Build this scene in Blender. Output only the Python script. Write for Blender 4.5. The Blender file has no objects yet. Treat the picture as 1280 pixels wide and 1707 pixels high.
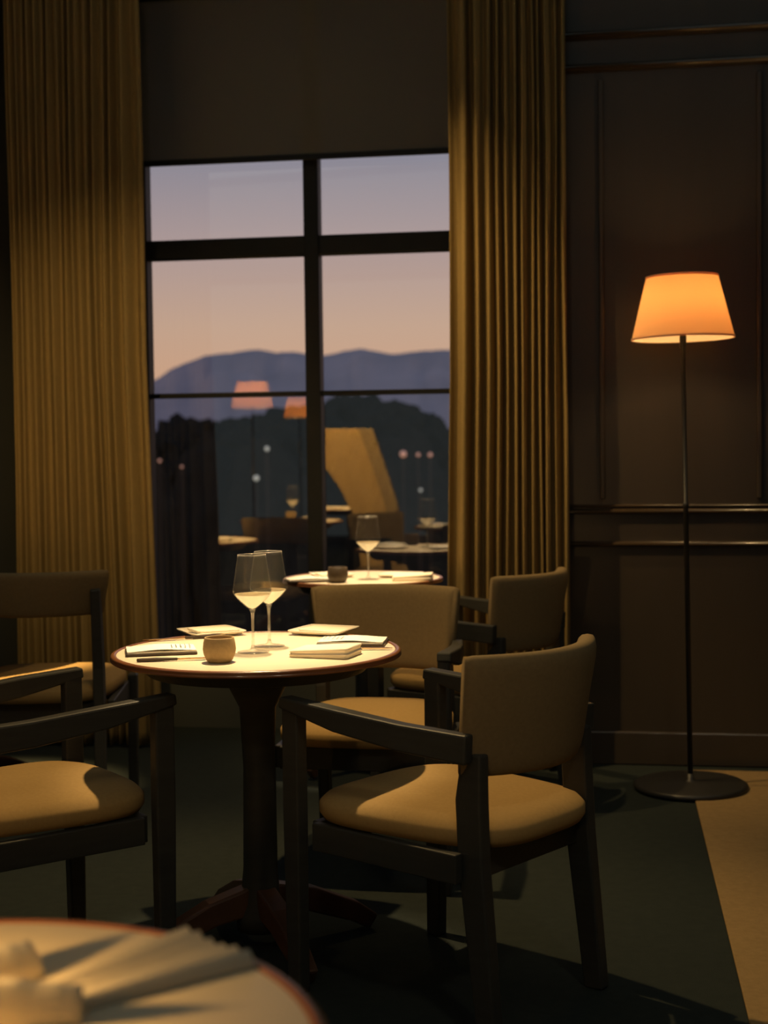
import bpy, bmesh, math, random
from mathutils import Vector, Matrix, noise
random.seed(4)
S = bpy.context.scene
COL = S.collection
PI = math.pi

# ---------------------------------------------------------------- camera
FPX = 2370.0
CAM_H = 1.23
PITCH = math.radians(2.55)
ROLL = 0.012
f0 = Vector((0, math.cos(PITCH), -math.sin(PITCH)))
r0 = Vector((1, 0, 0))
u0 = r0.cross(f0)
CR = r0 * math.cos(ROLL) - u0 * math.sin(ROLL)
CU = u0 * math.cos(ROLL) + r0 * math.sin(ROLL)
CF = f0
CO = Vector((0, 0, CAM_H))
cam_d = bpy.data.cameras.new('camera')
cam = bpy.data.objects.new('camera', cam_d)
COL.objects.link(cam)
M = Matrix((CR, CU, -CF)).transposed().to_4x4()
M.translation = CO
cam.matrix_world = M
cam_d.sensor_fit = 'VERTICAL'
cam_d.sensor_height = 36.0
cam_d.sensor_width = 27.0
cam_d.lens = FPX / 1707.0 * 36.0
cam_d.clip_start = 0.05
cam_d.clip_end = 3000
cam_d.dof.use_dof = True
cam_d.dof.focus_distance = 3.38
cam_d.dof.aperture_fstop = 3.4
S.camera = cam

S.view_settings.view_transform = 'Standard'
S.view_settings.look = 'None'
S.view_settings.gamma = 1.0
S.view_settings.use_curve_mapping = False
S.view_settings.exposure = 0.0


def ray(px, py):
    return (CF + CR * ((px - 640) / FPX) + CU * ((853.5 - py) / FPX)).normalized()


def at_z(px, py, z):
    d = ray(px, py)
    return CO + d * ((z - CAM_H) / d.z)


def at_y(px, py, y):
    d = ray(px, py)
    return CO + d * (y / d.y)


# room frame: u runs along the window wall to the right, v runs out towards the window
YAW = math.radians(9.0)
UX = Vector((math.cos(YAW), -math.sin(YAW), 0))
VX = Vector((math.sin(YAW), math.cos(YAW), 0))


def W(u, v, z=0.0):
    return UX * u + VX * v + Vector((0, 0, z))


def uv(p):
    return p.dot(UX), p.dot(VX)


V_GLASS = 6.12
V_WALL = 5.53


def mirror(p):
    u, v = uv(p)
    q = W(u, 2 * V_GLASS - v, 0)
    q.z = p.z
    return q


# ---------------------------------------------------------------- world: dusk sky
w = bpy.data.worlds.new('dusk_sky')
S.world = w
w.use_nodes = True
nt = w.node_tree
nt.nodes.clear()
tc = nt.nodes.new('ShaderNodeTexCoord')
sx = nt.nodes.new('ShaderNodeSeparateXYZ')
cr = nt.nodes.new('ShaderNodeValToRGB')
bg = nt.nodes.new('ShaderNodeBackground')
wo = nt.nodes.new('ShaderNodeOutputWorld')
nt.links.new(tc.outputs['Generated'], sx.inputs[0])
nt.links.new(sx.outputs['Z'], cr.inputs[0])
nt.links.new(cr.outputs[0], bg.inputs[0])
nt.links.new(bg.outputs[0], wo.inputs[0])
SKY = [(0.0, (.78, .44, .27)), (.05, (.76, .45, .29)), (.085, (.70, .46, .33)), (.14, (.53, .40, .38)),
       (.20, (.33, .315, .375)), (.45, (.12, .14, .22)), (1.0, (.06, .07, .13))]
els = cr.color_ramp.elements
els[0].position = 0.0
els[0].color = SKY[0][1] + (1,)
els[1].position = 1.0
els[1].color = SKY[-1][1] + (1,)
for p_, c_ in SKY[1:-1]:
    e = els.new(p_)
    e.color = c_ + (1,)
bg.inputs[1].default_value = 1.13


# ---------------------------------------------------------------- lights
def light(kind, name, loc, power, color, target=None, **kw):
    d = bpy.data.lights.new(name, kind)
    d.energy = power
    d.color = color
    for k, v in kw.items():
        setattr(d, k, v)
    o = bpy.data.objects.new(name, d)
    COL.objects.link(o)
    o.location = loc
    if target is not None:
        o.rotation_euler = (Vector(target) - Vector(loc)).to_track_quat('-Z', 'Y').to_euler()
    return o


WARM = (1.0, .66, .27)
AMB = (.84, 1.0, .98)
# unseen area fills added to lift the dark tones of the room
light('AREA', 'ceiling_fill', W(-1.65, 3.3, 3.46), 15.0, AMB, W(-1.65, 3.3, 0), shape='RECTANGLE', size=9.4, size_y=4.4)
light('AREA', 'rear_ceiling_fill', W(-1.65, -1.4, 3.46), 8.0, AMB, W(-1.65, -1.4, 0), shape='RECTANGLE', size=9.4, size_y=4.2)
light('AREA', 'room_fill', W(-1.65, -6.0, 1.75), 6.0, AMB, W(-1.65, 0, 1.75), shape='RECTANGLE', size=9.4, size_y=3.3)


def downlight_or_fill(p, height, power, angle, target, blend=.6, color=WARM, rad=.025):  # serves the table downlights and the added fill spots
    light('SPOT', 'downlight_or_fill', (p[0], p[1], height), power, color, target,
          spot_size=math.radians(angle), spot_blend=blend, shadow_soft_size=rad)


T1 = at_z(428, 1083.5, .74)
T1.z = 0
T2 = at_z(605, 963, .74)
T2.z = 0
TF = Vector((-.40, 1.125, 0))
TB = Vector((-1.48, 5.02, 0))
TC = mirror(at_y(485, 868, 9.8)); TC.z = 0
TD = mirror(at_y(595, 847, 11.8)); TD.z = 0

L1 = T1 + Vector((.0, .42, 0))
downlight_or_fill(L1, 2.5, 250, 28, T1 + Vector((0, 0, .74)), .9, color=(1, .76, .46))
downlight_or_fill(L1, 2.5, 128, 84, T1 + Vector((0, -.15, .5)), .7, rad=.02)
downlight_or_fill(T2 + Vector((.0, -.25, 0)), 3.1, 420, 18, T2 + Vector((0, 0, .74)), .7, color=(1, .76, .46))
downlight_or_fill(T2 + Vector((.15, -.40, 0)), 3.1, 75, 75, T2 + Vector((.15, -.2, .4)), 1.0)
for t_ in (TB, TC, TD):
    downlight_or_fill(t_ + Vector((0.1, -.2, 0)), 3.1, 1000, 24, t_ + Vector((0, 0, .74)), .6)
# unseen spots added to wash the two curtains with light
downlight_or_fill(W(-1.2, 2.5), 3.3, 205, 31, W(-2.05, 5.6, 1.35), 1.0)
downlight_or_fill(W(-1.5, 4.3), 3.25, 150, 50, W(-.48, 5.4, .95), 1.0)
# weak unseen spots added as fill for the chair backs and floor
downlight_or_fill((.95, .5, 0), 3.3, 38, 46, (.45, 3.2, .55), 1.0, color=(1, .86, .62), rad=.15)
downlight_or_fill((-.9, -.6, 0), 3.3, 30, 40, (-.35, 4.3, .8), 1.0, color=(1, .80, .52), rad=.15)
# candle on the nearest table, just left of the picture
light('POINT', 'candle_light', (-.446, 1.192, .74 + .066), 6.0, (1, .56, .17), shadow_soft_size=.008)


# ---------------------------------------------------------------- materials
def mat(name, base, rough=.6, spec=.3, metal=0.0, bump=None, var=None, coat=0.0, sheen=0.0, emis=None, trans=None):
    m = bpy.data.materials.new(name)
    m.use_nodes = True
    n = m.node_tree
    b = n.nodes['Principled BSDF']
    b.inputs['Base Color'].default_value = (*base, 1)
    b.inputs['Roughness'].default_value = rough
    b.inputs['Specular IOR Level'].default_value = spec
    b.inputs['Metallic'].default_value = metal
    b.inputs['Coat Weight'].default_value = coat
    if sheen:
        b.inputs['Sheen Weight'].default_value = sheen
    tcn = n.nodes.new('ShaderNodeTexCoord')
    mp = n.nodes.new('ShaderNodeMapping')
    n.links.new(tcn.outputs['Object'], mp.inputs[0])
    if var:                       # (scale, darker factor, stretch)
        sc, dk, st = var
        mp.inputs['Scale'].default_value = st
        nz = n.nodes.new('ShaderNodeTexNoise')
        nz.inputs['Scale'].default_value = sc
        nz.inputs['Detail'].default_value = 5
        n.links.new(mp.outputs[0], nz.inputs[0])
        mx = n.nodes.new('ShaderNodeMix')
        mx.data_type = 'RGBA'
        mx.inputs[6].default_value = (*[c * dk for c in base], 1)
        mx.inputs[7].default_value = (*[min(1, c * (2 - dk)) for c in base], 1)
        n.links.new(nz.outputs[0], mx.inputs[0])
        n.links.new(mx.outputs[2], b.inputs['Base Color'])
    if bump:                      # (scale, strength, distance)
        nb = n.nodes.new('ShaderNodeTexNoise')
        nb.inputs['Scale'].default_value = bump[0]
        nb.inputs['Detail'].default_value = 3
        n.links.new(tcn.outputs['Object'], nb.inputs[0])
        bp = n.nodes.new('ShaderNodeBump')
        bp.inputs['Strength'].default_value = bump[1]
        bp.inputs['Distance'].default_value = bump[2]
        n.links.new(nb.outputs[0], bp.inputs['Height'])
        n.links.new(bp.outputs[0], b.inputs['Normal'])
    if emis:
        b.inputs['Emission Color'].default_value = (*emis[0], 1)
        b.inputs['Emission Strength'].default_value = emis[1]
    return m


def pane_mat(name, tint, refl, rough=0.0):
    """thin clear sheet: see-through with a mirror layer that strengthens at grazing angles"""
    m = bpy.data.materials.new(name)
    m.use_nodes = True
    n = m.node_tree
    n.nodes.clear()
    o = n.nodes.new('ShaderNodeOutputMaterial')
    t = n.nodes.new('ShaderNodeBsdfTransparent')
    t.inputs[0].default_value = (*tint, 1)
    g = n.nodes.new('ShaderNodeBsdfGlossy')
    g.inputs['Roughness'].default_value = rough
    lw = n.nodes.new('ShaderNodeFresnel')
    lw.inputs['IOR'].default_value = 1.45
    mr = n.nodes.new('ShaderNodeMath')
    mr.operation = 'MULTIPLY_ADD'
    mr.use_clamp = True
    mr.inputs[1].default_value = 1.0
    mr.inputs[2].default_value = refl
    n.links.new(lw.outputs[0], mr.inputs[0])
    mx = n.nodes.new('ShaderNodeMixShader')
    n.links.new(mr.outputs[0], mx.inputs[0])
    n.links.new(t.outputs[0], mx.inputs[1])
    n.links.new(g.outputs[0], mx.inputs[2])
    n.links.new(mx.outputs[0], o.inputs[0])
    return m


def shade_mat(name, col, tr):
    m = bpy.data.materials.new(name)
    m.use_nodes = True
    n = m.node_tree
    n.nodes.clear()
    o = n.nodes.new('ShaderNodeOutputMaterial')
    d = n.nodes.new('ShaderNodeBsdfDiffuse')
    d.inputs[0].default_value = (*col, 1)
    t = n.nodes.new('ShaderNodeBsdfTranslucent')
    t.inputs[0].default_value = (*tr, 1)
    nz = n.nodes.new('ShaderNodeTexNoise')
    nz.inputs['Scale'].default_value = 400
    bp = n.nodes.new('ShaderNodeBump')
    bp.inputs['Strength'].default_value = .1
    bp.inputs['Distance'].default_value = .001
    n.links.new(nz.outputs[0], bp.inputs['Height'])
    n.links.new(bp.outputs[0], d.inputs['Normal'])
    mx = n.nodes.new('ShaderNodeMixShader')
    mx.inputs[0].default_value = .34
    n.links.new(d.outputs[0], mx.inputs[1])
    n.links.new(t.outputs[0], mx.inputs[2])
    n.links.new(mx.outputs[0], o.inputs[0])
    return m


def blind_mat(name):
    """woven screen fabric, a few per cent open"""
    m = bpy.data.materials.new(name)
    m.use_nodes = True
    n = m.node_tree
    n.nodes.clear()
    o = n.nodes.new('ShaderNodeOutputMaterial')
    d = n.nodes.new('ShaderNodeBsdfDiffuse')
    d.inputs[0].default_value = (.17, .155, .12, 1)
    t = n.nodes.new('ShaderNodeBsdfTransparent')
    nz = n.nodes.new('ShaderNodeTexNoise')
    nz.inputs['Scale'].default_value = 3
    mr = n.nodes.new('ShaderNodeMapRange')
    mr.inputs[3].default_value = .05
    mr.inputs[4].default_value = .085
    n.links.new(nz.outputs[0], mr.inputs[0])
    mx = n.nodes.new('ShaderNodeMixShader')
    n.links.new(mr.outputs[0], mx.inputs[0])
    n.links.new(d.outputs[0], mx.inputs[1])
    n.links.new(t.outputs[0], mx.inputs[2])
    n.links.new(mx.outputs[0], o.inputs[0])
    return m


def goblet_mat(name, edge=.5, base=.02, power=6.0):
    """thin blown glass: clear face on, catching light along its edges"""
    m = bpy.data.materials.new(name)
    m.use_nodes = True
    n = m.node_tree
    n.nodes.clear()
    o = n.nodes.new('ShaderNodeOutputMaterial')
    t = n.nodes.new('ShaderNodeBsdfTransparent')
    t.inputs[0].default_value = (.98, .98, .97, 1)
    g = n.nodes.new('ShaderNodeBsdfGlossy')
    g.inputs['Roughness'].default_value = .12
    tl = n.nodes.new('ShaderNodeBsdfTranslucent')
    tl.inputs[0].default_value = (1, .95, .85, 1)
    lw = n.nodes.new('ShaderNodeLayerWeight')
    lw.inputs['Blend'].default_value = .35
    pw = n.nodes.new('ShaderNodeMath')
    pw.operation = 'POWER'
    pw.inputs[1].default_value = power
    n.links.new(lw.outputs['Facing'], pw.inputs[0])
    ma = n.nodes.new('ShaderNodeMath')
    ma.operation = 'MULTIPLY_ADD'
    ma.use_clamp = True
    ma.inputs[1].default_value = edge
    ma.inputs[2].default_value = base
    n.links.new(pw.outputs[0], ma.inputs[0])
    m2 = n.nodes.new('ShaderNodeMixShader')
    m2.inputs[0].default_value = .45
    n.links.new(g.outputs[0], m2.inputs[1])
    n.links.new(tl.outputs[0], m2.inputs[2])
    mx = n.nodes.new('ShaderNodeMixShader')
    n.links.new(ma.outputs[0], mx.inputs[0])
    n.links.new(t.outputs[0], mx.inputs[1])
    n.links.new(m2.outputs[0], mx.inputs[2])
    n.links.new(mx.outputs[0], o.inputs[0])
    return m


def liquid_mat(name):
    m = bpy.data.materials.new(name)
    m.use_nodes = True
    n = m.node_tree
    n.nodes.clear()
    o = n.nodes.new('ShaderNodeOutputMaterial')
    gl = n.nodes.new('ShaderNodeBsdfTransparent')
    gl.inputs['Color'].default_value = (1, .97, .88, 1)
    t = n.nodes.new('ShaderNodeBsdfTranslucent')
    t.inputs[0].default_value = (1, .93, .78, 1)
    mx = n.nodes.new('ShaderNodeMixShader')
    mx.inputs[0].default_value = .38
    n.links.new(gl.outputs[0], mx.inputs[1])
    n.links.new(t.outputs[0], mx.inputs[2])
    n.links.new(mx.outputs[0], o.inputs[0])
    return m


WOOD = mat('dark_walnut', (.042, .041, .035), .45, .22, var=(9, .7, (1, 1, 8)), bump=(60, .1, .002))
WOODRIM = mat('walnut_rim', (.20, .075, .030), .28, .5, var=(14, .7, (1, 1, 3)), coat=.3)
FOOTW = mat('reddish_walnut', (.085, .040, .022), .35, .35, var=(14, .7, (1, 1, 3)))
PANEL = mat('wall_walnut', (.060, .046, .034), .24, .4, var=(5, .7, (1, 1, .15)), bump=(30, .04, .002))
PLASTER = mat('dark_plaster', (.075, .078, .066), .9, .1, bump=(40, .1, .003))
CARPET = mat('dark_carpet', (.028, .034, .031), .95, .05, var=(30, .8, (1, 1, 1)), bump=(300, .5, .004))
RUGM = mat('tan_rug', (.30, .20, .09), .95, .05, var=(60, .8, (1, 1, 1)), bump=(400, .4, .004))
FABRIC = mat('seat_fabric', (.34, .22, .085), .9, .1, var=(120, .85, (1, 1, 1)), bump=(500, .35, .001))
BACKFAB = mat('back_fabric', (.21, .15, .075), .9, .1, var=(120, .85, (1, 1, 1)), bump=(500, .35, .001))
CURT = mat('curtain_linen', (.25, .175, .07), .95, .05, var=(160, .85, (1, 1, .3)), bump=(350, .3, .001))
METAL = mat('black_window_frame', (.018, .019, .018), .5, .25)
TRIMW = mat('lacquered_trim', (.060, .040, .024), .25, .5, coat=.8)
TRIMW.node_tree.nodes['Principled BSDF'].inputs['Coat IOR'].default_value = 1.6
TRIMW.node_tree.nodes['Principled BSDF'].inputs['Coat Roughness'].default_value = .12
BLACKM = mat('black_lamp_metal', (.03, .028, .025), .4, .4)
BRASS = mat('brass', (.55, .33, .12), .3, .5, metal=1.0)
TOP = mat('cream_tabletop', (.72, .61, .43), .38, .4, var=(3, .95, (1, 1, 1)))
PORC = mat('cream_porcelain', (.82, .74, .60), .3, .5)
LINEN = mat('napkin_linen', (.80, .71, .54), .9, .1, bump=(400, .3, .001))
PAPER = mat('paper', (.85, .80, .68), .7, .2)
COVER = mat('dark_leather', (.05, .03, .018), .45, .4)
CLAY = mat('tan_ceramic', (.42, .29, .14), .75, .2, bump=(300, .4, .001), var=(120, .8, (1, 1, 1)))
CLAYD = mat('dark_ceramic', (.07, .05, .03), .5, .3)
INK = mat('ink', (.06, .05, .04), .7, .2)
GLASS = goblet_mat('clear_glass')
STEMG = goblet_mat('thick_clear_glass', .6, .22, 2.5)
PANE = pane_mat('window_glass', (.93, .94, .95), .24, .012)
SHADE = shade_mat('lamp_shade_linen', (.86, .66, .42), (.92, .40, .115))
BULB = mat('bulb', (1, .9, .7), .5, emis=((1, .72, .38), 30))
LIQ = liquid_mat('white_wine')
BLIND = blind_mat('blind_screen_fabric')
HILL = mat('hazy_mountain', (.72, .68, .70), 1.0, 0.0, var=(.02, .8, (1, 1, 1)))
FIELD = mat('dark_field', (.03, .032, .03), 1.0, 0.0)
LEAF = mat('dark_foliage', (.034, .038, .034), 1.0, 0.0, var=(2, .6, (1, 1, 1)))
BARK = mat('dark_bark', (.03, .025, .02), 1.0, 0.0)
TOWNW = mat('cool_town_bulb', (1, 1, 1), .5, emis=((.85, .95, .75), .32))
TOWNO = mat('orange_town_bulb', (1, 1, 1), .5, emis=((1, .30, .06), .32))


# ---------------------------------------------------------------- helpers
def obj(name, bm, m, parent=None, smooth=False, loc=None, rot=None, bev=0.0, bseg=2, sub=0):
    me = bpy.data.meshes.new(name)
    bmesh.ops.recalc_face_normals(bm, faces=bm.faces)
    bm.to_mesh(me)
    bm.free()
    me.materials.append(m)
    o = bpy.data.objects.new(name, me)
    COL.objects.link(o)
    if parent:
        o.parent = parent
    if loc is not None:
        o.location = loc
    if rot is not None:
        o.rotation_euler = rot
    if smooth:
        for p in me.polygons:
            p.use_smooth = True
    if bev:
        b = o.modifiers.new('bevel', 'BEVEL')
        b.width = bev
        b.segments = bseg
        b.limit_method = 'ANGLE'
    if sub:
        b = o.modifiers.new('subd', 'SUBSURF')
        b.levels = sub
        b.render_levels = sub
    return o


def tag(o, label, cat, group=None, kind=None):
    o['label'] = label
    o['category'] = cat
    if group:
        o['group'] = group
    if kind:
        o['kind'] = kind
    return o


def thing(name, loc, rz, label, cat, group=None):
    o = bpy.data.objects.new(name, None)
    COL.objects.link(o)
    o.empty_display_size = .05
    o.location = loc
    o.rotation_euler = (0, 0, rz)
    return tag(o, label, cat, group)


def copy_tree(o, parent=None):
    c = o.copy()
    COL.objects.link(c)
    c.parent = parent
    for ch in KIDS(o):
        copy_tree(ch, c)
    return c


def KIDS(o):
    return [x for x in list(COL.objects) if x.parent == o]


def dup(root, loc, rz, label, group=None):
    c = copy_tree(root)
    c.location = loc
    c.rotation_euler = (0, 0, rz)
    c['label'] = label
    if group:
        c['group'] = group
    return c


def struct(name, bm, m, **kw):
    o = obj(name, bm, m, **kw)
    o['kind'] = 'structure'
    return o


def box(bm, x0, x1, y0, y1, z0, z1, mtx=None):
    vs = [bm.verts.new(Vector((x, y, z))) for z in (z0, z1) for y in (y0, y1) for x in (x0, x1)]
    for q in ((0, 2, 3, 1), (4, 5, 7, 6), (0, 1, 5, 4), (2, 6, 7, 3), (0, 4, 6, 2), (1, 3, 7, 5)):
        bm.faces.new([vs[i] for i in q])
    if mtx is not None:
        for v in vs:
            v.co = mtx @ v.co
    return bm


def B(*a, **k):
    return box(bmesh.new(), *a, **k)


def RM(u=0, v=0, z=0):
    """room frame matrix"""
    m = Matrix((UX, VX, Vector((0, 0, 1)))).transposed().to_4x4()
    m.translation = W(u, v, z)
    return m


def rbox(u0_, u1_, v0_, v1_, z0, z1, bm=None):
    return box(bm or bmesh.new(), u0_, u1_, v0_, v1_, z0, z1, RM())


def lathe(prof, seg=48, bm=None, closed=False):
    bm = bm or bmesh.new()
    rings = []
    for r, z in prof:
        if r < 1e-6:
            rings.append([bm.verts.new((0, 0, z))])
        else:
            rings.append([bm.verts.new((r * math.cos(2 * PI * i / seg), r * math.sin(2 * PI * i / seg), z)) for i in range(seg)])
    pairs = list(zip(rings, rings[1:]))
    if closed:
        pairs.append((rings[-1], rings[0]))
    for a, b in pairs:
        for i in range(seg):
            j = (i + 1) % seg
            if len(a) == 1 and len(b) == 1:
                continue
            if len(a) == 1:
                bm.faces.new((a[0], b[j], b[i]))
            elif len(b) == 1:
                bm.faces.new((a[i], a[j], b[0]))
            else:
                bm.faces.new((a[i], a[j], b[j], b[i]))
    return bm


def sweep(pts, secs, side=None, bm=None):
    """rectangular section swept along pts; secs = (width across, height) per point; side = horizontal across vector"""
    bm = bm or bmesh.new()
    rings = []
    for i, p in enumerate(pts):
        p = Vector(p)
        a = Vector(pts[max(0, i - 1)])
        b = Vector(pts[min(len(pts) - 1, i + 1)])
        t = (b - a).normalized()
        s = Vector(side) if side else t.cross(Vector((0, 0, 1))).normalized()
        n = s.cross(t).normalized()
        w_, h_ = secs[i]
        rings.append([bm.verts.new(p + s * (sx_ * w_ / 2) + n * (sy_ * h_ / 2)) for sx_, sy_ in ((-1, -1), (1, -1), (1, 1), (-1, 1))])
    for a, b in zip(rings, rings[1:]):
        for i in range(4):
            j = (i + 1) % 4
            bm.faces.new((a[i], a[j], b[j], b[i]))
    bm.faces.new(rings[0][::-1])
    bm.faces.new(rings[-1])
    return bm


def tube(pts, rad, seg=10, bm=None):
    bm = bm or bmesh.new()
    rings = []
    for i, p in enumerate(pts):
        p = Vector(p)
        t = (Vector(pts[min(len(pts) - 1, i + 1)]) - Vector(pts[max(0, i - 1)])).normalized()
        s = t.orthogonal().normalized() if abs(t.z) > .9 else t.cross(Vector((0, 0, 1))).normalized()
        n = s.cross(t)
        r = rad[i] if isinstance(rad, (list, tuple)) else rad
        rings.append([bm.verts.new(p + (s * math.cos(2 * PI * k / seg) + n * math.sin(2 * PI * k / seg)) * r) for k in range(seg)])
    for a, b in zip(rings, rings[1:]):
        for i in range(seg):
            j = (i + 1) % seg
            bm.faces.new((a[i], a[j], b[j], b[i]))
    bm.faces.new(rings[0][::-1])
    bm.faces.new(rings[-1])
    return bm


# ---------------------------------------------------------------- the room
UL, UR, VB, ZC = -6.5, 3.2, -6.2, 3.5
RU0, RU1 = -2.62, -.40            # the recess of the window
struct('floor', rbox(UL, UR, VB, V_GLASS + .1, -.1, 0), CARPET)
struct('ceiling', rbox(UL, UR, VB, V_GLASS + .3, ZC, ZC + .1), PLASTER)
struct('wall_back', rbox(UL, UR, VB - .1, VB, 0, ZC), PLASTER)
struct('wall_left', rbox(UL - .1, UL, VB, V_GLASS, 0, ZC), PLASTER)
struct('wall_right', rbox(UR, UR + .1, VB, V_GLASS, 0, ZC), PANEL)
bm = rbox(UL, RU0, V_WALL, V_GLASS + .1, 0, ZC)
struct('wall_front_left', bm, PLASTER)
struct('wall_front_right', rbox(RU1, UR, V_WALL, V_GLASS + .1, 0, ZC), PANEL)
WU0, WU1, WZ0, WZ1, MU = -2.055, -.485, .30, 3.25, -1.268
bm = rbox(RU0, WU0, V_GLASS - .04, V_GLASS + .1, 0, ZC)
rbox(WU1, RU1, V_GLASS - .04, V_GLASS + .1, 0, ZC, bm)
rbox(WU0, WU1, V_GLASS - .04, V_GLASS + .1, 0, WZ0, bm)
rbox(WU0, WU1, V_GLASS - .04, V_GLASS + .1, WZ1, ZC, bm)
struct('wall_window', bm, PLASTER)

# window
wf = thing('window_1', (0, 0, 0), 0, '', '')
del wf['label'], wf['category']
wf['kind'] = 'structure'
bm = bmesh.new()
fv0, fv1 = V_GLASS - .035, V_GLASS + .035
rbox(WU0, WU0 + .045, fv0, fv1, WZ0, WZ1, bm)
rbox(WU1 - .045, WU1, fv0, fv1, WZ0, WZ1, bm)
rbox(WU0, WU1, fv0, fv1, WZ1 - .045, WZ1, bm)
rbox(WU0, WU1, fv0, fv1, WZ0, WZ0 + .06, bm)
obj('window_frame', bm, METAL, wf)


def hz(py):
    """height of a bar seen at row py on the mullion"""
    d = ray(522, py)
    t = V_GLASS / d.dot(VX)
    return CAM_H + d.z * t


obj('mullion', rbox(MU - .033, MU + .033, fv0 - .01, fv1, WZ0, WZ1), METAL, wf, bev=.004)
zt0, zt1 = hz(426), hz(394)
obj('transom', rbox(WU0, WU1, fv0, fv1, zt0, zt1), METAL, wf, bev=.004)
zl = hz(656)
obj('glazing_bar', rbox(WU0, WU1, V_GLASS - .015, V_GLASS + .015, zl - .011, zl + .011), METAL, wf, bev=.003)
for a, b in ((WU0 + .04, MU), (MU, WU1 - .04)):
    bm = bmesh.new()
    for z0_, z1_ in ((WZ0 + .05, zl), (zl, zt0), (zt1, WZ1 - .04)):
        vs = [bm.verts.new(W(u_, V_GLASS + .004, z_)) for u_, z_ in ((a, z0_), (b, z0_), (b, z1_), (a, z1_))]
        bm.faces.new(vs)
    obj('window_pane', bm, PANE, wf)
zb = hz(272) + .01
bl = thing('roller_blind', W(MU, V_GLASS - .085, 3.2), -YAW, 'dark brown roller blind drawn down over the upper panes of the tall window', 'blind')
obj('blind_cloth', B(-.78, .78, -.002, .002, zb - 3.2, 0), BLIND, bl)
obj('bottom_bar', B(-.78, .78, -.008, .008, zb - 3.2 - .012, zb - 3.2 + .012), METAL, bl, bev=.003)
obj('roller', tube([(-.78, 0, .01), (.78, 0, .01)], .03, 16), METAL, bl, smooth=True)

# wood mouldings on the wall behind the floor lamp


def moulding_h(name, u0_, u1_, z, hgt, dep, parts=((1.0, 1.0),)):
    """horizontal moulding with a rounded, stepped section"""
    bm = bmesh.new()
    sec = [(0, -hgt / 2)]
    for q in range(17):
        an = -PI / 2 + PI * q / 16
        sec.append((dep * (.25 + .75 * math.cos(an)), hgt / 2 * math.sin(an)))
    sec.append((0, hgt / 2))
    ra = [bm.verts.new(W(u0_, V_WALL - d_, z + z_)) for d_, z_ in sec]
    rb = [bm.verts.new(W(u1_, V_WALL - d_, z + z_)) for d_, z_ in sec]
    for i in range(len(sec)):
        j = (i + 1) % len(sec)
        bm.faces.new((ra[i], ra[j], rb[j], rb[i]))
    bm.faces.new(ra[::-1])
    bm.faces.new(rb)
    return struct(name, bm, TRIMW, smooth=True)


def wz(px, py):
    d = ray(px, py)
    t = (V_WALL - .02) / d.dot(VX)
    return CAM_H + d.z * t


def wu(px, py):
    d = ray(px, py)
    t = (V_WALL - .02) / d.dot(VX)
    return (d * t).dot(UX)


UW0 = RU1
moulding_h('trim_1', UW0, UR, wz(1130, 852), .022, .026)
moulding_h('trim_12', UW0, UR, wz(1130, 843), .012, .018)
moulding_h('trim_2', UW0, UR, wz(1130, 907), .022, .022)
moulding_h('trim_3', UW0, UR, wz(1110, 105), .03, .03)
moulding_h('trim_4', UW0, UR, wz(1110, 50), .03, .03)
zlo, zhi = wz(1130, 845), wz(1110, 112)
ua, ub = wu(1003, 520), wu(1266, 520)
k = 5
wdt = ub - ua
for cu in (ua, ub, ub + wdt * .35, ub + wdt * 1.35, ub + wdt * 1.7):
    bm = bmesh.new()
    rbox(cu - .010, cu + .010, V_WALL - .022, V_WALL, zlo + .03, zhi - .03, bm)
    struct('trim_%d' % k, bm, PANEL, bev=.006, bseg=3)
    k += 1
struct('baseboard_right', rbox(RU1, UR, V_WALL - .02, V_WALL, 0, .13), PANEL, bev=.006)

# ---------------------------------------------------------------- outside
ground = struct('ground', B(-600, 600, 8, 1300, -14.2, -14), FIELD)
ridge = [(-400, 690), (-150, 668), (60, 668), (150, 662), (215, 650), (262, 632), (285, 615), (310, 605), (345, 592), (385, 588), (430, 582), (460, 588), (490, 586), (520, 592),
         (545, 592), (570, 586), (600, 581), (625, 585), (655, 591), (700, 585), (745, 583), (850, 590), (1000, 604), (1300, 615), (1700, 640)]


def ridge_y(px):
    for (a, ya), (b, yb) in zip(ridge, ridge[1:]):
        if a <= px <= b:
            return ya + (yb - ya) * (px - a) / (b - a)
    return 700


bm = bmesh.new()
cols = []
NX = 240
for i in range(NX + 1):
    px = -380 + 2060 * i / NX
    top = at_y(px, ridge_y(px) + 1.2 * noise.noise(Vector((px * .09, 0, 0))), 900)
    col = []
    for j, fr in enumerate((0, .12, .3, .5, .7, .88, 1.0, .8, 0)):
        dy = [-330, -260, -200, -140, -85, -35, 0, 70, 200][j]
        z = -14 + (top.z + 14) * fr
        if 0 < fr < 1:
            z += 7 * noise.noise(Vector((px * .03, dy * .02, 3.3)))
        col.append(bm.verts.new((top.x * (1 + dy / 900.0), 900 + dy + 25 * noise.noise(Vector((px * .012, j * .7, 1))) * (0 < fr < 1), z)))
    cols.append(col)
for a, b in zip(cols, cols[1:]):
    for j in range(len(a) - 1):
        bm.faces.new((a[j], b[j], b[j + 1], a[j + 1]))
tag(obj('mountain_ridge', bm, HILL, smooth=True), 'hazy blue grey mountain ridge on the horizon beyond the window', 'mountain')


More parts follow.
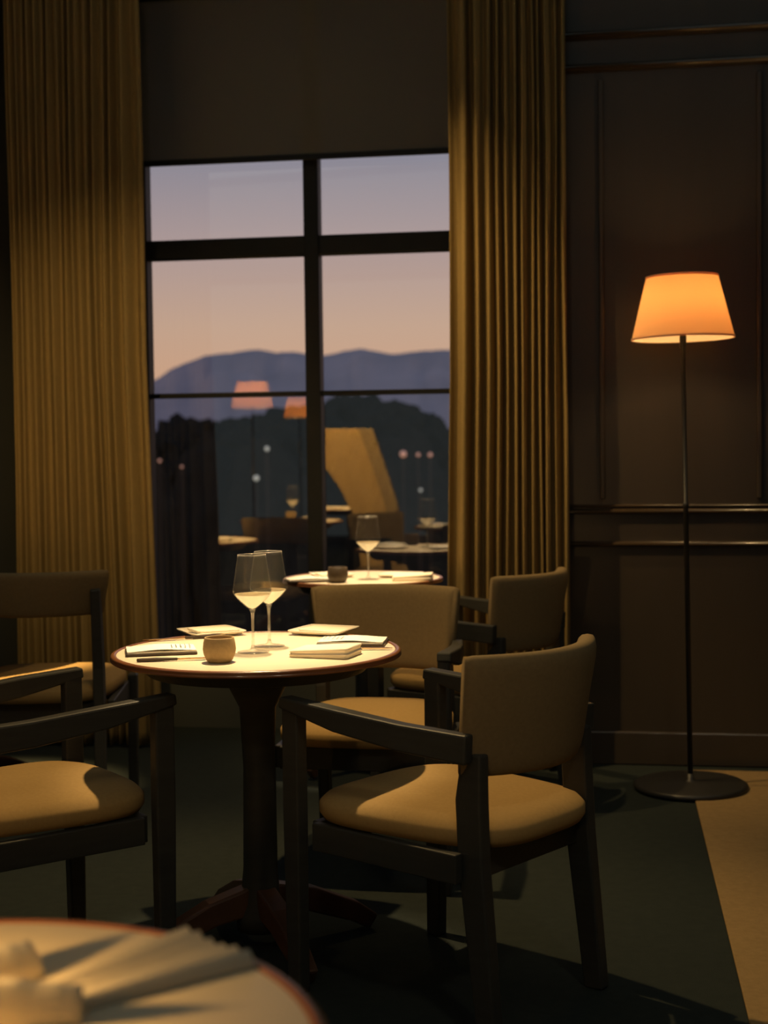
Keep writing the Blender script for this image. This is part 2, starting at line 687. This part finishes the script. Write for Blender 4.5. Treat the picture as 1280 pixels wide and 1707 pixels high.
def tree(px, ytop, dist, wid, label):
    top = at_y(px, ytop, dist)
    h = top.z + 14
    t = thing('tree', (top.x, dist, -14), random.random() * 6, label, 'tree', 'dark trees below the mountains')
    bm = bmesh.new()
    for q in range(7):
        cx, cy = random.uniform(-.32, .32) * wid, random.uniform(-.3, .3) * wid
        cz = h - wid * .42 - random.uniform(0, .9) * wid
        if q == 0:
            cx = cy = 0
            cz = h - wid * .42
        mtx = Matrix.Translation((cx, cy, cz))
        r = bmesh.ops.create_icosphere(bm, subdivisions=4, radius=wid * random.uniform(.36, .44), matrix=mtx)
        for v in r['verts']:
            c = Vector((cx, cy, cz))
            n_ = (v.co - c)
            v.co = c + n_ * (1 + .28 * noise.noise(v.co * 1.1) + .16 * noise.noise(v.co * 3.3 + Vector((9, 0, 0))))
    obj('foliage', bm, LEAF, t)
    obj('trunk', tube([(0, 0, 0), (.1, 0, h * .4), (0, 0, h - wid * .7)], [.35, .25, .15], 10), BARK, t, smooth=True)


TREES = [(250, 712, 95, 7.5, 'dark round tree at the left edge of the window view'),
         (318, 703, 105, 8.5, 'dark tree second from the left in the window view'),
         (392, 696, 100, 8, 'dark tree beneath the reflected large lamp shade'),
         (462, 690, 98, 7.5, 'dark tree between the two reflected lamp shades'),
         (520, 676, 90, 6.5, 'dark tree behind the central window mullion'),
         (585, 662, 84, 6.8, 'tallest dark tree just right of the window mullion'),
         (650, 676, 92, 6.8, 'dark tree second right of the window mullion'),
         (715, 700, 100, 7.5, 'dark tree beside the right curtain in the window view')]
for i, a in enumerate(TREES):
    dd = (84, 104, 124)[i % 3]
    tree(a[0], a[1], dd, a[3] * dd / a[2] * .92, a[4])
for i, (px, py, yy) in enumerate([(225, 772, 60), (345, 775, 66), (440, 780, 58), (560, 770, 62), (670, 775, 60)]):
    yy = (57, 67)[i % 2]
    top = at_y(px, py - 40, yy)
    h = top.z + 14
    t = thing('bush', (top.x, yy, -14), 0, 'dark hedge', 'hedge', 'hedge masses below the trees')
    t['label'] = ['dark tall hedge at the foot of the leftmost tree', 'dark tall hedge second from left under the trees', 'dark tall hedge under the reflected lamp shades',
                  'dark tall hedge just right of the mullion', 'dark tall hedge left of the right curtain', 'dark tall hedge behind the right curtain edge'][i]
    bm = bmesh.new()
    for q in range(3):
        c = Vector((random.uniform(-.3, .3), random.uniform(-.5, .5), h * (.5 - .12 * q)))
        r = bmesh.ops.create_icosphere(bm, subdivisions=4, radius=1, matrix=Matrix.Translation(c))
        for v in r['verts']:
            n_ = v.co - c
            v.co = c + Vector((n_.x * 2.4, n_.y * 2.2, n_.z * h * .5)) * (1 + .2 * noise.noise(v.co * 2.5))
    obj('foliage', bm, LEAF, t)

for i, (px, py, r_, m_, lab) in enumerate([
        (445, 748, .085, TOWNW, 'pale distant street light above the other lights left of the mullion'),
        (427, 797, .10, TOWNW, 'pale distant street light low left of the mullion'),
        (266, 768, .06, TOWNO, 'faint orange distant street light at the left window edge'),
        (303, 778, .05, TOWNO, 'tiny orange distant light in from the left window edge'),
        (672, 757, .12, TOWNO, 'brightest orange distant light right of the mullion'),
        (697, 758, .07, TOWNO, 'dim orange distant light, middle of the right three'),
        (717, 758, .08, TOWNO, 'dim orange distant light nearest the right curtain'),
        (701, 817, .06, TOWNW, 'pale distant light low beside the right curtain')]):
    p = at_y(px, py, 50)
    t = thing('street_lamp', (p.x, 50, -14), 0, lab, 'street light', 'distant town lights')
    bm = bmesh.new()
    bmesh.ops.create_icosphere(bm, subdivisions=2, radius=r_, matrix=Matrix.Translation((0, 0, p.z + 14)))
    obj('lamp_globe', bm, m_, t, smooth=True)
    obj('post', tube([(0, 0, 0), (0, 0, p.z + 14 - r_)], .03, 6), BLACKM, t)


# ---------------------------------------------------------------- curtains
def curtain(name, u0_, u1_, v, label, folds, flare=None, amp=.035):
    """folds: list of fold widths as weights"""
    t = thing(name, W(u0_, v, 0), -YAW, label, 'curtain')
    bm = bmesh.new()
    NZ = 60
    H = 3.42
    tot = sum(folds)
    us = [(0, 0)]
    acc = 0
    prof = []
    for k_, fw in enumerate(folds):
        for s in range(10):
            ph = s / 10.0
            prof.append(((acc + fw * ph) / tot, math.sin(2 * PI * ph) * min(1.35, .65 + fw * .5) * (.8 + .3 * math.sin(k_ * 2.3)), k_))
        acc += fw
    prof.append((1.0, 0, len(folds)))
    L = u1_ - u0_
    rows = []
    for j in range(NZ + 1):
        z = H * j / NZ
        row = []
        for (s, d, k_) in prof:
            wob = .010 * noise.noise(Vector((k_ * .9, z * .8, u0_)))
            a = amp * (.8 + .35 * (1 - z / H))
            x = s * L + wob
            if flare:
                x += flare(s, z)
            row.append(bm.verts.new((x, d * a + .012 * noise.noise(Vector((s * 6, z * .6, 5))), z + .012)))
        rows.append(row)
    for a, b in zip(rows, rows[1:]):
        for i in range(len(a) - 1):
            bm.faces.new((a[i], a[i + 1], b[i + 1], b[i]))
    o = obj('curtain_cloth', bm, CURT, t, smooth=True)
    sm = o.modifiers.new('thick', 'SOLIDIFY')
    sm.thickness = .003
    bm = B(-.08, L + .08, -.02, .02, H, H + .035)
    obj('curtain_track', bm, METAL, t, bev=.004)
    return t


VC = 5.40


def cu_(px, py, v=VC):
    d = ray(px, py)
    t = v / d.dot(VX)
    return (d * t).dot(UX)


VL = 5.64
uL0, uL1 = cu_(18, 500, VL), cu_(241, 500, VL)
curtain('window_curtain', uL0, uL1, VL, 'tan pleated curtain hanging left of the window', [.55, .5, .5, .55, .5, .55, .5, .6, .5, .6, .5, .7, .55, .7, .6, 1.1, 1.3],
        lambda s, z: s * (.008 + .035 * max(0, 1 - z / 1.6)), amp=.030)
uR0, uR1 = cu_(748, 400), cu_(944, 400)
curtain('window_curtain', uR0, uR1, VC, 'tan pleated curtain hanging right of the window, beside the lamp wall', [1.6, 1.0, .9, .7, .65, .75, .6, .65, .6, .65, .6, .7],
        lambda s, z: -(1 - s) * .03 * max(0, 1 - z / 1.5), amp=.032)


# ---------------------------------------------------------------- floor lamps
def make_lamp(loc, rot, label, power):
    t = thing('floor_lamp', loc, 0, label, 'lamp', None)
    t.rotation_euler = rot
    obj('lamp_base', lathe([(0, 0), (.198, 0), (.20, .004), (.20, .012), (.19, .018), (.03, .022), (.014, .03), (.012, .05), (0, .05)], 64), BLACKM, t, smooth=True, bev=0)
    obj('pole', lathe([(0, .03), (.009, .03), (.009, 1.0), (.011, 1.003), (.011, 1.018), (.008, 1.02), (.008, 1.56), (.012, 1.57), (.012, 1.62), (.018, 1.625), (.018, 1.66), (0, 1.66)], 20), BLACKM, t, smooth=True)
    sh = obj('lamp_shade', lathe([(.178, 1.598), (.125, 1.812)], 72), SHADE, t, smooth=True)
    for z, r in ((1.598, .178), (1.812, .125)):
        obj('shade_trim', lathe([(r + .0015, z - .003), (r + .0015, z + .004), (r - .0015, z + .004), (r - .0015, z - .003)], 72, closed=True), SHADE, sh, smooth=True)
    bm = bmesh.new()
    for a in range(3):
        tube([(0, 0, 1.66), (.125 * math.cos(a * 2.094), .125 * math.sin(a * 2.094), 1.805)], .002, 6, bm)
    obj('shade_spider', bm, BLACKM, t)
    bm = bmesh.new()
    bmesh.ops.create_uvsphere(bm, u_segments=20, v_segments=14, radius=.028, matrix=Matrix.Translation((0, 0, 1.70)))
    obj('light_bulb', bm, BULB, t, smooth=True)
    d = bpy.data.lights.new('lamp_light', 'POINT')
    d.energy = power
    d.color = (1, .68, .36)
    d.shadow_soft_size = .04
    lo = bpy.data.objects.new('lamp_light', d)
    COL.objects.link(lo)
    lo.parent = t
    lo.location = (0, 0, 1.705)
    return t


LP = at_z(1151, 1316, 0)
make_lamp((LP.x, LP.y, .008), (0, -.0145, 0), 'floor lamp with glowing tapered shade before the dark panelled wall', 4.7)
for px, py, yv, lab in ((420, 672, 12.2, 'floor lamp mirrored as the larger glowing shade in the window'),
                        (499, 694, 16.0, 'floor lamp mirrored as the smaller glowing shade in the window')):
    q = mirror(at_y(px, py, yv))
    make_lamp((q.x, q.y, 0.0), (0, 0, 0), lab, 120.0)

# rug
RG0, _ = uv(at_z(1155, 1342, 0))
rg = rbox(RG0 + .01, 2.7, .6, 5.42, .0005, .009)
tag(obj('rug', rg, RUGM, bev=.003), 'tan rug at the right, partly under the lamp base', 'rug')

# ---------------------------------------------------------------- chairs


def seat_mesh(w_, d_, z0, z1):
    bm = bmesh.new()
    rings = []
    prof = [(.86, z0), (.97, z0 + .004), (1.0, z0 + .018), (1.0, z0 + .038), (.985, z1 - .024), (.95, z1 - .014), (.85, z1 - .006), (.65, z1 - .001), (.4, z1 + .002), (.15, z1 + .003)]
    N = 64
    for s, z in prof:
        ring = []
        for i in range(N):
            a = 2 * PI * i / N
            c, sn = math.cos(a), math.sin(a)
            e = 2 / 3.6
            x = math.copysign(abs(c) ** e, c) * w_ / 2
            y = math.copysign(abs(sn) ** e, sn) * d_ / 2
            x *= 1 + .10 * (y / (d_ / 2))       # wider at the front
            ring.append(bm.verts.new((x * s, y * s, z)))
        rings.append(ring)
    for a, b in zip(rings, rings[1:]):
        for i in range(N):
            j = (i + 1) % N
            bm.faces.new((a[i], a[j], b[j], b[i]))
    bm.faces.new(rings[0][::-1])
    bm.faces.new(rings[-1])
    return bm


def back_mesh(w_, z0, z1, thick=.045, curve=.10, rake=.13):
    bm = bmesh.new()
    N, K = 30, 20
    rings = []
    for i in range(N + 1):
        t_ = -1 + 2 * i / N
        x = t_ * w_ / 2
        yb = -.262 + curve * (t_ ** 2) * .9
        # tangent to give the outward normal
        dx, dy = w_ / 2, curve * 2 * t_ * .9
        l = math.hypot(dx, dy)
        nx, ny = -dy / l, dx / l
        ring = []
        endr = 1.0 if abs(t_) < .96 else .75
        for k_ in range(K):
            a = 2 * PI * k_ / K
            c, s = math.cos(a), math.sin(a)
            th = math.copysign(abs(c) ** .6, c) * thick / 2 * endr
            hh = math.copysign(abs(s) ** .35, s) * (z1 - z0) / 2 * (1 if endr == 1 else .97)
            z = (z0 + z1) / 2 + hh
            if s > .2:
                th *= 1.12
            off = -(z - z0) * rake
            tp = 1 - .10 * (z1 - z) / (z1 - z0)
            ring.append(bm.verts.new(((x + nx * th) * tp, yb + ny * th + off, z)))
        rings.append(ring)
    for a, b in zip(rings, rings[1:]):
        for k_ in range(K):
            j = (k_ + 1) % K
            bm.faces.new((a[k_], a[j], b[j], b[k_]))
    bm.faces.new(rings[0][::-1])
    bm.faces.new(rings[-1])
    return bm


def make_chair(label, low_back=False):
    """armchair; low_back gives the armless kind with a narrow back band"""
    t = thing('dining_armchair', (0, 0, 0), 0, label, 'chair', None)
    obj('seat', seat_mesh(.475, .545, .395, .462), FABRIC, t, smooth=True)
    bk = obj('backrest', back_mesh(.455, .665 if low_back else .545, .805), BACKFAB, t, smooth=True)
    for s in (-1, 1):
        rl = sweep([(s * .200, -.245, 0), (s * .198, -.205, .36), (s * .196, -.198, .50), (s * .194, -.205 - .02 * low_back, .60 + .15 * low_back)],
                   [(.034, .048), (.034, .064), (.034, .066), (.030, .050)], side=(1, 0, 0))
        obj('leg', rl, WOOD, t, bev=.005)
        fl = sweep([(s * .248, .262, 0), (s * .252, .262, .39 if low_back else .43), (s * .252, .262, .41 if low_back else .66)], [(.034, .040), (.034, .050), (.034, .048)], side=(1, 0, 0))
        obj('leg', fl, WOOD, t, bev=.005)
        if low_back:
            continue
        ar = sweep([(s * .226, -.215, .612), (s * .246, -.05, .622), (s * .258, .12, .640), (s * .254, .290, .662)],
                   [(.032, .062), (.036, .058), (.040, .050), (.040, .026)])
        obj('armrest', ar, WOOD, t, bev=.005)
    bm = bmesh.new()
    box(bm, -.225, .225, .21, .235, .33, .393)
    box(bm, -.215, .215, -.205, -.18, .33, .393)
    box(bm, -.243, -.22, -.19, .22, .33, .393)
    box(bm, .22, .243, -.19, .22, .33, .393)
    obj('seat_frame', bm, WOOD, t, bev=.003)
    return t


def face(f):
    """rotation that turns local +Y to direction f"""
    return math.atan2(-f[0], f[1])


def chair_pos(corner_px, corner2_px):
    a = at_z(*corner_px, .80)
    b = at_z(*corner2_px, .80)
    return a, b


# chair at the right of the main table: seen from behind, facing away to the left
fC = Vector((-.753, .658, 0))
cC = Vector((.155, 3.195, 0))
chair = make_chair('armchair at the right of the near laid table, its back to the camera')
chair.location = cC
chair.rotation_euler = (0, 0, face(fC))
fB = Vector((-.80, .60, 0)).normalized()
cB = Vector((.325, 4.98, 0))
dup(chair, cB, face(fB), 'armchair in front of the right curtain, at the far table')
fA = Vector((-.18, -.98, 0)).normalized()
cA = Vector((-.04, 4.17, 0))
dup(chair, cA, face(fA), 'armchair facing the camera behind the near laid table')
fD = Vector((.81, .59, 0)).normalized()
cD = Vector((-.875, 3.285, 0))
dup(chair, cD, face(fD), 'armchair left of the near laid table, cut by the left edge')
chE = make_chair('armless chair with its narrow back band to the camera before the left curtain', low_back=True)
chE.location = (-1.15, 4.83, 0)
chE.scale = (1, 1, 1.05)
chE.rotation_euler = (0, 0, face((-.06, 1)))


# ---------------------------------------------------------------- tables
def make_table(label, r=.355):
    t = thing('round_table', (0, 0, 0), 0, label, 'table', None)
    obj('tabletop', lathe([(0, .727), (r - .015, .727), (r - .015, .7395), (0, .7395)], 96), TOP, t, bev=.001)
    rim = [(r - .015, .7255), (r - .003, .7255), (r, .728), (r, .731), (r - .003, .733), (r - .002, .7345), (r - .001, .7375),
           (r - .004, .7405), (r - .009, .742), (r - .0145, .7412)]
    obj('table_rim', lathe(rim, 96, closed=True), WOODRIM, t, smooth=True)
    obj('apron', lathe([(0, .69), (r - .09, .69), (r - .05, .7265), (0, .7265)], 72), WOOD, t, bev=.002)
    obj('pedestal', lathe([(0, .05), (.06, .05), (.062, .09), (.05, .12), (.042, .2), (.038, .45), (.045, .6), (.075, .66), (.10, .69), (0, .69)], 32), WOOD, t, smooth=True)
    for a in range(4):
        an = a * PI / 2 + .45
        c, s = math.cos(an), math.sin(an)
        ft = sweep([(c * .03, s * .03, .125), (c * .13, s * .13, .105), (c * .25, s * .25, .055), (c * .30, s * .30, .022)],
                   [(.05, .07), (.05, .06), (.045, .05), (.045, .042)])
        obj('foot', ft, FOOTW, t, bev=.006)
    return t


tbl = make_table('small round table laid for two with two wine glasses, in sharp focus')
tbl.location = T1
t2 = dup(tbl, T2, .2, 'round table by the window with one wine glass and dark cup')
t2.scale = (.86, .86, 1)
dup(tbl, TF, .5, 'round table at the bottom left corner, nearest the camera')
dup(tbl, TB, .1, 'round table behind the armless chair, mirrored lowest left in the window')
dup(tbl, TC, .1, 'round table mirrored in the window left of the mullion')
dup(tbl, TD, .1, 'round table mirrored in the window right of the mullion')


# ---------------------------------------------------------------- tableware
def make_glass(label):
    t = thing('wine_glass', (0, 0, 0), 0, label, 'wine glass', 'white wine glasses')
    th = .0009
    foot = lathe([(0, 0), (.034, 0), (.0345, .0012), (.030, .0022), (.012, .004), (.0055, .008), (.0036, .016), (0, .016)], 48)
    obj('foot', foot, STEMG, t, smooth=True)
    stem = lathe([(.0037, .012), (.0032, .03), (.0030, .07), (.0036, .088), (.007, .0965), (.0045, .0975), (.0001, .099)], 24)
    obj('stem', stem, STEMG, t, smooth=True)
    outer = [(.002, .096), (.008, .0985), (.016, .105), (.028, .1165), (.0385, .129), (.0415, .136), (.0412, .144), (.0385, .165), (.0345, .190), (.0315, .212), (.0305, .2205)]
    inner = [(max(.0008, r_ - th), z_ + (.0012 if i < 3 else 0)) for i, (r_, z_) in enumerate(outer)]
    obj('bowl', lathe(outer + inner[::-1], 56), GLASS, t, smooth=True)
    rz_ = .2205
    obj('rim', lathe([(.0305, rz_ - .0006), (.0309, rz_ + .0002), (.0303, rz_ + .0009), (.0295, rz_ + .0004), (.0297, rz_ - .0006)], 56, closed=True), STEMG, t, smooth=True)
    liq = [(0, .0985), (.0068, .1005), (.0146, .1068), (.0265, .118), (.0368, .1295), (.0384, .1322), (0, .1322)]
    obj('wine', lathe(liq, 48), LIQ, t, smooth=True)
    t.scale = (1.13, 1.13, 1.075)
    return t


ZT = .7402


def on_table(px, py, h=ZT):
    p = at_z(px, py, h)
    return Vector((p.x, p.y, h))


g1 = make_glass('nearer of the two wine glasses on the near laid table')
g1.location = on_table(422, 1087)
del g1['group']
g2 = dup(g1, on_table(449, 1077), 0, 'farther wine glass, half behind the other, on the near laid table')
g3 = dup(g1, on_table(614, 966), 0, 'wine glass on the window table')


def make_cup(m, label, sc=1.0):
    prof = [(0, 0), (.0255, 0), (.030, .004), (.0365, .018), (.0385, .030), (.0370, .044), (.0345, .0555), (.0335, .0575), (.0320, .0575),
            (.0315, .055), (.034, .043), (.0352, .030), (.033, .018), (.026, .008), (0, .007)]
    o = obj('ceramic_cup', lathe(prof, 56), m, smooth=True)
    return tag(o, label, 'cup')


c1 = make_cup(CLAY, 'squat tan ceramic cup at the front edge of the near laid table')
c1.location = on_table(366, 1103)
c2 = make_cup(CLAYD, 'dark squat ceramic cup at the front edge of the window table')
c2.location = on_table(563, 971)


def make_plate(label, s=.075):
    """square plate with a lifted rim"""
    bm = bmesh.new()
    N = 12
    def zz(x, y):
        m_ = max(abs(x), abs(y))
        d = max(0, (m_ - .62) / .38)
        return .010 * d * d + .003
    g = {}
    for side in (0, 1):
        for i in range(N + 1):
            for j in range(N + 1):
                x, y = -1 + 2 * i / N, -1 + 2 * j / N
                # soft corners
                k_ = 1 - .05 * (abs(x) * abs(y)) ** 4
                z = zz(x, y) + (.003 if side else 0)
                g[side, i, j] = bm.verts.new((x * s * k_, y * s * k_, z - .003))
    for i in range(N):
        for j in range(N):
            bm.faces.new((g[1, i, j], g[1, i + 1, j], g[1, i + 1, j + 1], g[1, i, j + 1]))
            bm.faces.new((g[0, i, j], g[0, i, j + 1], g[0, i + 1, j + 1], g[0, i + 1, j]))
    for i in range(N):
        for (a, b) in (((i, 0), (i + 1, 0)), ((i + 1, N), (i, N)), ((0, i + 1), (0, i)), ((N, i), (N, i + 1))):
            bm.faces.new((g[0, a[0], a[1]], g[0, b[0], b[1]], g[1, b[0], b[1]], g[1, a[0], a[1]]))
    o = obj('side_plate', bm, PORC, smooth=True)
    return tag(o, label, 'plate')


def place(o, p, rz):
    o.location = p
    o.rotation_euler = (0, 0, rz)
    return o


def cp(o, p, rz, label):
    c = o.copy()
    COL.objects.link(c)
    c.location = p
    c.rotation_euler = (0, 0, rz)
    c['label'] = label
    return c


def make_napkin(label, a=.075, b=.055, layers=4, th=.0045):
    """folded cloth: stacked, slightly offset soft layers"""
    bm = bmesh.new()
    N = 10
    rings = []
    tot = layers * th
    pr = []
    for l in range(layers):
        z = l * th
        of = .0015 * math.sin(l * 2.1)
        pr += [(1 + of / a - .02, z), (1 + of / a, z + th * .5), (1 + of / a - .02, z + th * .95)]
    pr += [(.9, tot * 1.02), (.6, tot * 1.05), (.2, tot * 1.06)]
    K = 48
    for s, z in pr:
        ring = []
        for i in range(K):
            an = 2 * PI * i / K
            c, sn = math.cos(an), math.sin(an)
            e = 2 / 14
            x = math.copysign(abs(c) ** e, c) * a * s
            y = math.copysign(abs(sn) ** e, sn) * b * s
            zz_ = z * (1 - .25 * (x / a)) + .0012 * noise.noise(Vector((x * 60, y * 60, z * 100)))
            ring.append(bm.verts.new((x, y, max(0, zz_))))
        rings.append(ring)
    for p_, q_ in zip(rings, rings[1:]):
        for i in range(K):
            j = (i + 1) % K
            bm.faces.new((p_[i], p_[j], q_[j], q_[i]))
    bm.faces.new(rings[0][::-1])
    bm.faces.new(rings[-1])
    o = obj('folded_napkin', bm, LINEN, smooth=True)
    return tag(o, label, 'napkin')


def make_menu(label, a=.085, b=.055, tilt=0):
    t = thing('menu_booklet', (0, 0, 0), 0, label, 'menu')
    obj('cover', B(-a, a, -b, b, 0, .006), COVER, t, bev=.001)
    obj('page_block', B(-a + .003, a - .002, -b + .003, b - .003, .006, .0105), PAPER, t, bev=.001)
    pg = bmesh.new()
    N = 12
    r0_ = []
    r1_ = []
    for i in range(N + 1):
        x = -a + .003 + (2 * a - .006) * i / N
        z = .0110 + .004 * math.sin(PI * i / N) ** 2
        r0_.append(pg.verts.new((x, -b + .003, z)))
        r1_.append(pg.verts.new((x, b - .003, z)))
    for i in range(N):
        pg.faces.new((r0_[i], r0_[i + 1], r1_[i + 1], r1_[i]))
    o = obj('top_page', pg, PAPER, t, smooth=True)
    ln = bmesh.new()
    for k_ in range(5):
        x = a * .30 + .011 * k_
        box(ln, x, x + .0014, -b * .5 + .006 * (k_ % 2), b * .55, .0152, .0155)
    obj('printed_lines', ln, INK, t)
    return t


def make_knife(label):
    t = thing('table_knife', (0, 0, 0), 0, label, 'knife')
    obj('handle', sweep([(-.10, 0, .004), (-.06, 0, .0045), (-.005, 0, .004)], [(.011, .007), (.013, .008), (.008, .006)]), COVER, t, bev=.002)
    obj('blade', sweep([(-.005, 0, .004), (.05, .001, .004), (.09, .002, .004), (.105, .001, .004)], [(.008, .003), (.015, .0022), (.014, .002), (.003, .0015)]), BRASS, t, bev=.0006)
    return t


# main table
p1 = make_plate('square cream plate at the far right of the near laid table')
place(p1, on_table(540, 1055), -.42)
p2 = cp(p1, on_table(352, 1057), .50, 'square cream plate at the far left of the near laid table')
n1 = make_napkin('folded napkin on the far right plate of the near laid table', .058, .050, 2, .003)
place(n1, on_table(543, 1055) + Vector((0, 0, .0062)), -.42)
n2 = cp(n1, on_table(356, 1056.5) + Vector((0, 0, .0085)), .50, 'folded napkin on the far left plate of the near laid table')
n3 = make_napkin('thick folded napkin at the front right of the near laid table', .074, .056, 4, .0050)
place(n3, on_table(543, 1092), -.34 + PI)
m1 = make_menu('dark covered booklet at the right rim of the near laid table')
place(m1, on_table(588, 1073), -.12 + PI)
m1b = dup(m1, on_table(268, 1088), .20, 'printed booklet at the left rim of the near laid table')
k1 = make_knife('table knife lying along the right rim behind the thick napkin')
place(k1, on_table(583, 1083), -.06)
k2 = dup(k1, on_table(300, 1101), .16, 'table knife in front of the printed booklet at the left rim')
k3 = dup(k1, on_table(305, 1066), .30 + PI, 'table knife between the left plate and the printed booklet')

# window table
p3 = cp(p1, on_table(553, 961), .3, 'square cream plate at the left of the window table')
p4 = cp(p1, on_table(668, 961), -.3, 'square cream plate at the right back of the window table')
n5 = cp(n3, on_table(688, 966.5), PI - .1, 'folded napkin at the right of the window table')
n4 = cp(n1, on_table(553, 960.5) + Vector((0, 0, .0062)), .3, 'folded napkin on the left plate of the window table')
m2 = dup(m1, on_table(515, 969), .25, 'booklet at the left rim of the window table')
# tables seen only in the window glass
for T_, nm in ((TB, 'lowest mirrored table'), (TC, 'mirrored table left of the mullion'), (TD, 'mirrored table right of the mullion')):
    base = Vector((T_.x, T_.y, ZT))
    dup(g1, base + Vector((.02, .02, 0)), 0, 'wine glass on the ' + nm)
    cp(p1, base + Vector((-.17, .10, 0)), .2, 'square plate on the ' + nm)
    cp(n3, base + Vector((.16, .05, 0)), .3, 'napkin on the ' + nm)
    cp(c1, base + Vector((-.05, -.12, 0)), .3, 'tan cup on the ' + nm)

# nearest table, bottom left
zf = ZT


def ridge_napkin(label, L_, wd, h):
    """napkin folded to a long tapering ridge"""
    bm = bmesh.new()
    N = 14
    rows = []
    for i in range(N + 1):
        x = -L_ / 2 + L_ * i / N
        k_ = 1 - .35 * i / N
        row = []
        for j, (yy, zz_) in enumerate(((-1, 0), (-.97, .12), (-.7, .55), (-.35, .85), (0, 1), (.35, .85), (.7, .55), (.97, .12), (1, 0))):
            row.append(bm.verts.new((x, yy * wd / 2 * k_, zz_ * h * k_ * (1 + .08 * noise.noise(Vector((x * 40, yy * 2, 1)))))))
        rows.append(row)
    for a, b in zip(rows, rows[1:]):
        for j in range(len(a) - 1):
            bm.faces.new((a[j], a[j + 1], b[j + 1], b[j]))
        bm.faces.new((a[-1], a[0], b[0], b[-1]))
    bm.faces.new(rows[0][::-1])
    bm.faces.new(rows[-1])
    return tag(obj('folded_napkin', bm, LINEN, smooth=True), label, 'napkin')


r1 = ridge_napkin('rolled napkin at the left edge of the nearest table', .10, .070, .044)
place(r1, (-.372, 1.288, zf), math.atan2(.79, .61))
r2 = ridge_napkin('rolled napkin in the bottom left corner of the picture', .09, .056, .042)
place(r2, (-.312, 1.211, zf), math.atan2(.14, .99))
# fan folded napkin widening towards the rim
bm = bmesh.new()
qa, qb = at_z(60, 1655, zf), at_z(110, 1692, zf)
qc, qd = at_z(303, 1563, zf), at_z(425, 1612, zf)
NP, NL = 24, 12
top_, bot_ = [], []
for i in range(NL + 1):
    f = i / NL
    ra_, rb_ = [], []
    for j in range(NP + 1):
        g = j / NP
        a_ = qa.lerp(qc, f)
        b_ = qb.lerp(qd, f)
        p_ = a_.lerp(b_, g)
        h_ = .006 + (.006 if j % 4 == 2 else .003 if j % 2 else 0) * (.4 + .8 * f) + .002 * math.sin(g * 9)
        if g in (0, 1):
            h_ *= .5
        ra_.append(bm.verts.new((p_.x, p_.y, zf + h_)))
        rb_.append(bm.verts.new((p_.x, p_.y, zf)))
    top_.append(ra_)
    bot_.append(rb_)
for i in range(NL):
    for j in range(NP):
        bm.faces.new((top_[i][j], top_[i + 1][j], top_[i + 1][j + 1], top_[i][j + 1]))
        bm.faces.new((bot_[i][j], bot_[i][j + 1], bot_[i + 1][j + 1], bot_[i + 1][j]))
for j in range(NP):
    bm.faces.new((top_[0][j], top_[0][j + 1], bot_[0][j + 1], bot_[0][j]))
    bm.faces.new((top_[NL][j + 1], top_[NL][j], bot_[NL][j], bot_[NL][j + 1]))
for i in range(NL):
    bm.faces.new((top_[i + 1][0], top_[i][0], bot_[i][0], bot_[i + 1][0]))
    bm.faces.new((top_[i][NP], top_[i + 1][NP], bot_[i + 1][NP], bot_[i][NP]))
tag(obj('folded_napkin', bm, LINEN), 'fan pleated napkin spread towards the rim of the nearest table', 'napkin')

# tan upholstered screen standing at the back of the room, mirrored in the glass
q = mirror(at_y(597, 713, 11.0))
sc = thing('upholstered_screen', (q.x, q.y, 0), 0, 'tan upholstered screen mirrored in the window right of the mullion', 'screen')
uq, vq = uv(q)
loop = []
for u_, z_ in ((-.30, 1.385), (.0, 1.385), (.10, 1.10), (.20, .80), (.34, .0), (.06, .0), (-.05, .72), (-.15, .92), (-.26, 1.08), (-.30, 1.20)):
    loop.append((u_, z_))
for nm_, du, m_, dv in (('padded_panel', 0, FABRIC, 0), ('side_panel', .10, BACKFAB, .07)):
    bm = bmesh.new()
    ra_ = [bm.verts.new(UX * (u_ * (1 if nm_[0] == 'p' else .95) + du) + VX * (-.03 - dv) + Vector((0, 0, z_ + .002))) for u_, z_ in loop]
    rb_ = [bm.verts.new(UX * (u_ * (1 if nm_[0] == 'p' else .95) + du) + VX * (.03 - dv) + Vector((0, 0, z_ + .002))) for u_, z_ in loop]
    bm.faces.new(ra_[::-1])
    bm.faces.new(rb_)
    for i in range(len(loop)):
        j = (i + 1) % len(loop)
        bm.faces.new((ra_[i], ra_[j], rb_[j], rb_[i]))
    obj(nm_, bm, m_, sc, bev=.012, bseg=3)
light('SPOT', 'downlight_or_fill', Vector((q.x, q.y, 3.1)) + VX * 1.2, 1150, WARM, Vector((q.x, q.y, .9)), spot_size=math.radians(50), spot_blend=.8, shadow_soft_size=.04)  # unseen spot added to brighten the mirrored screen
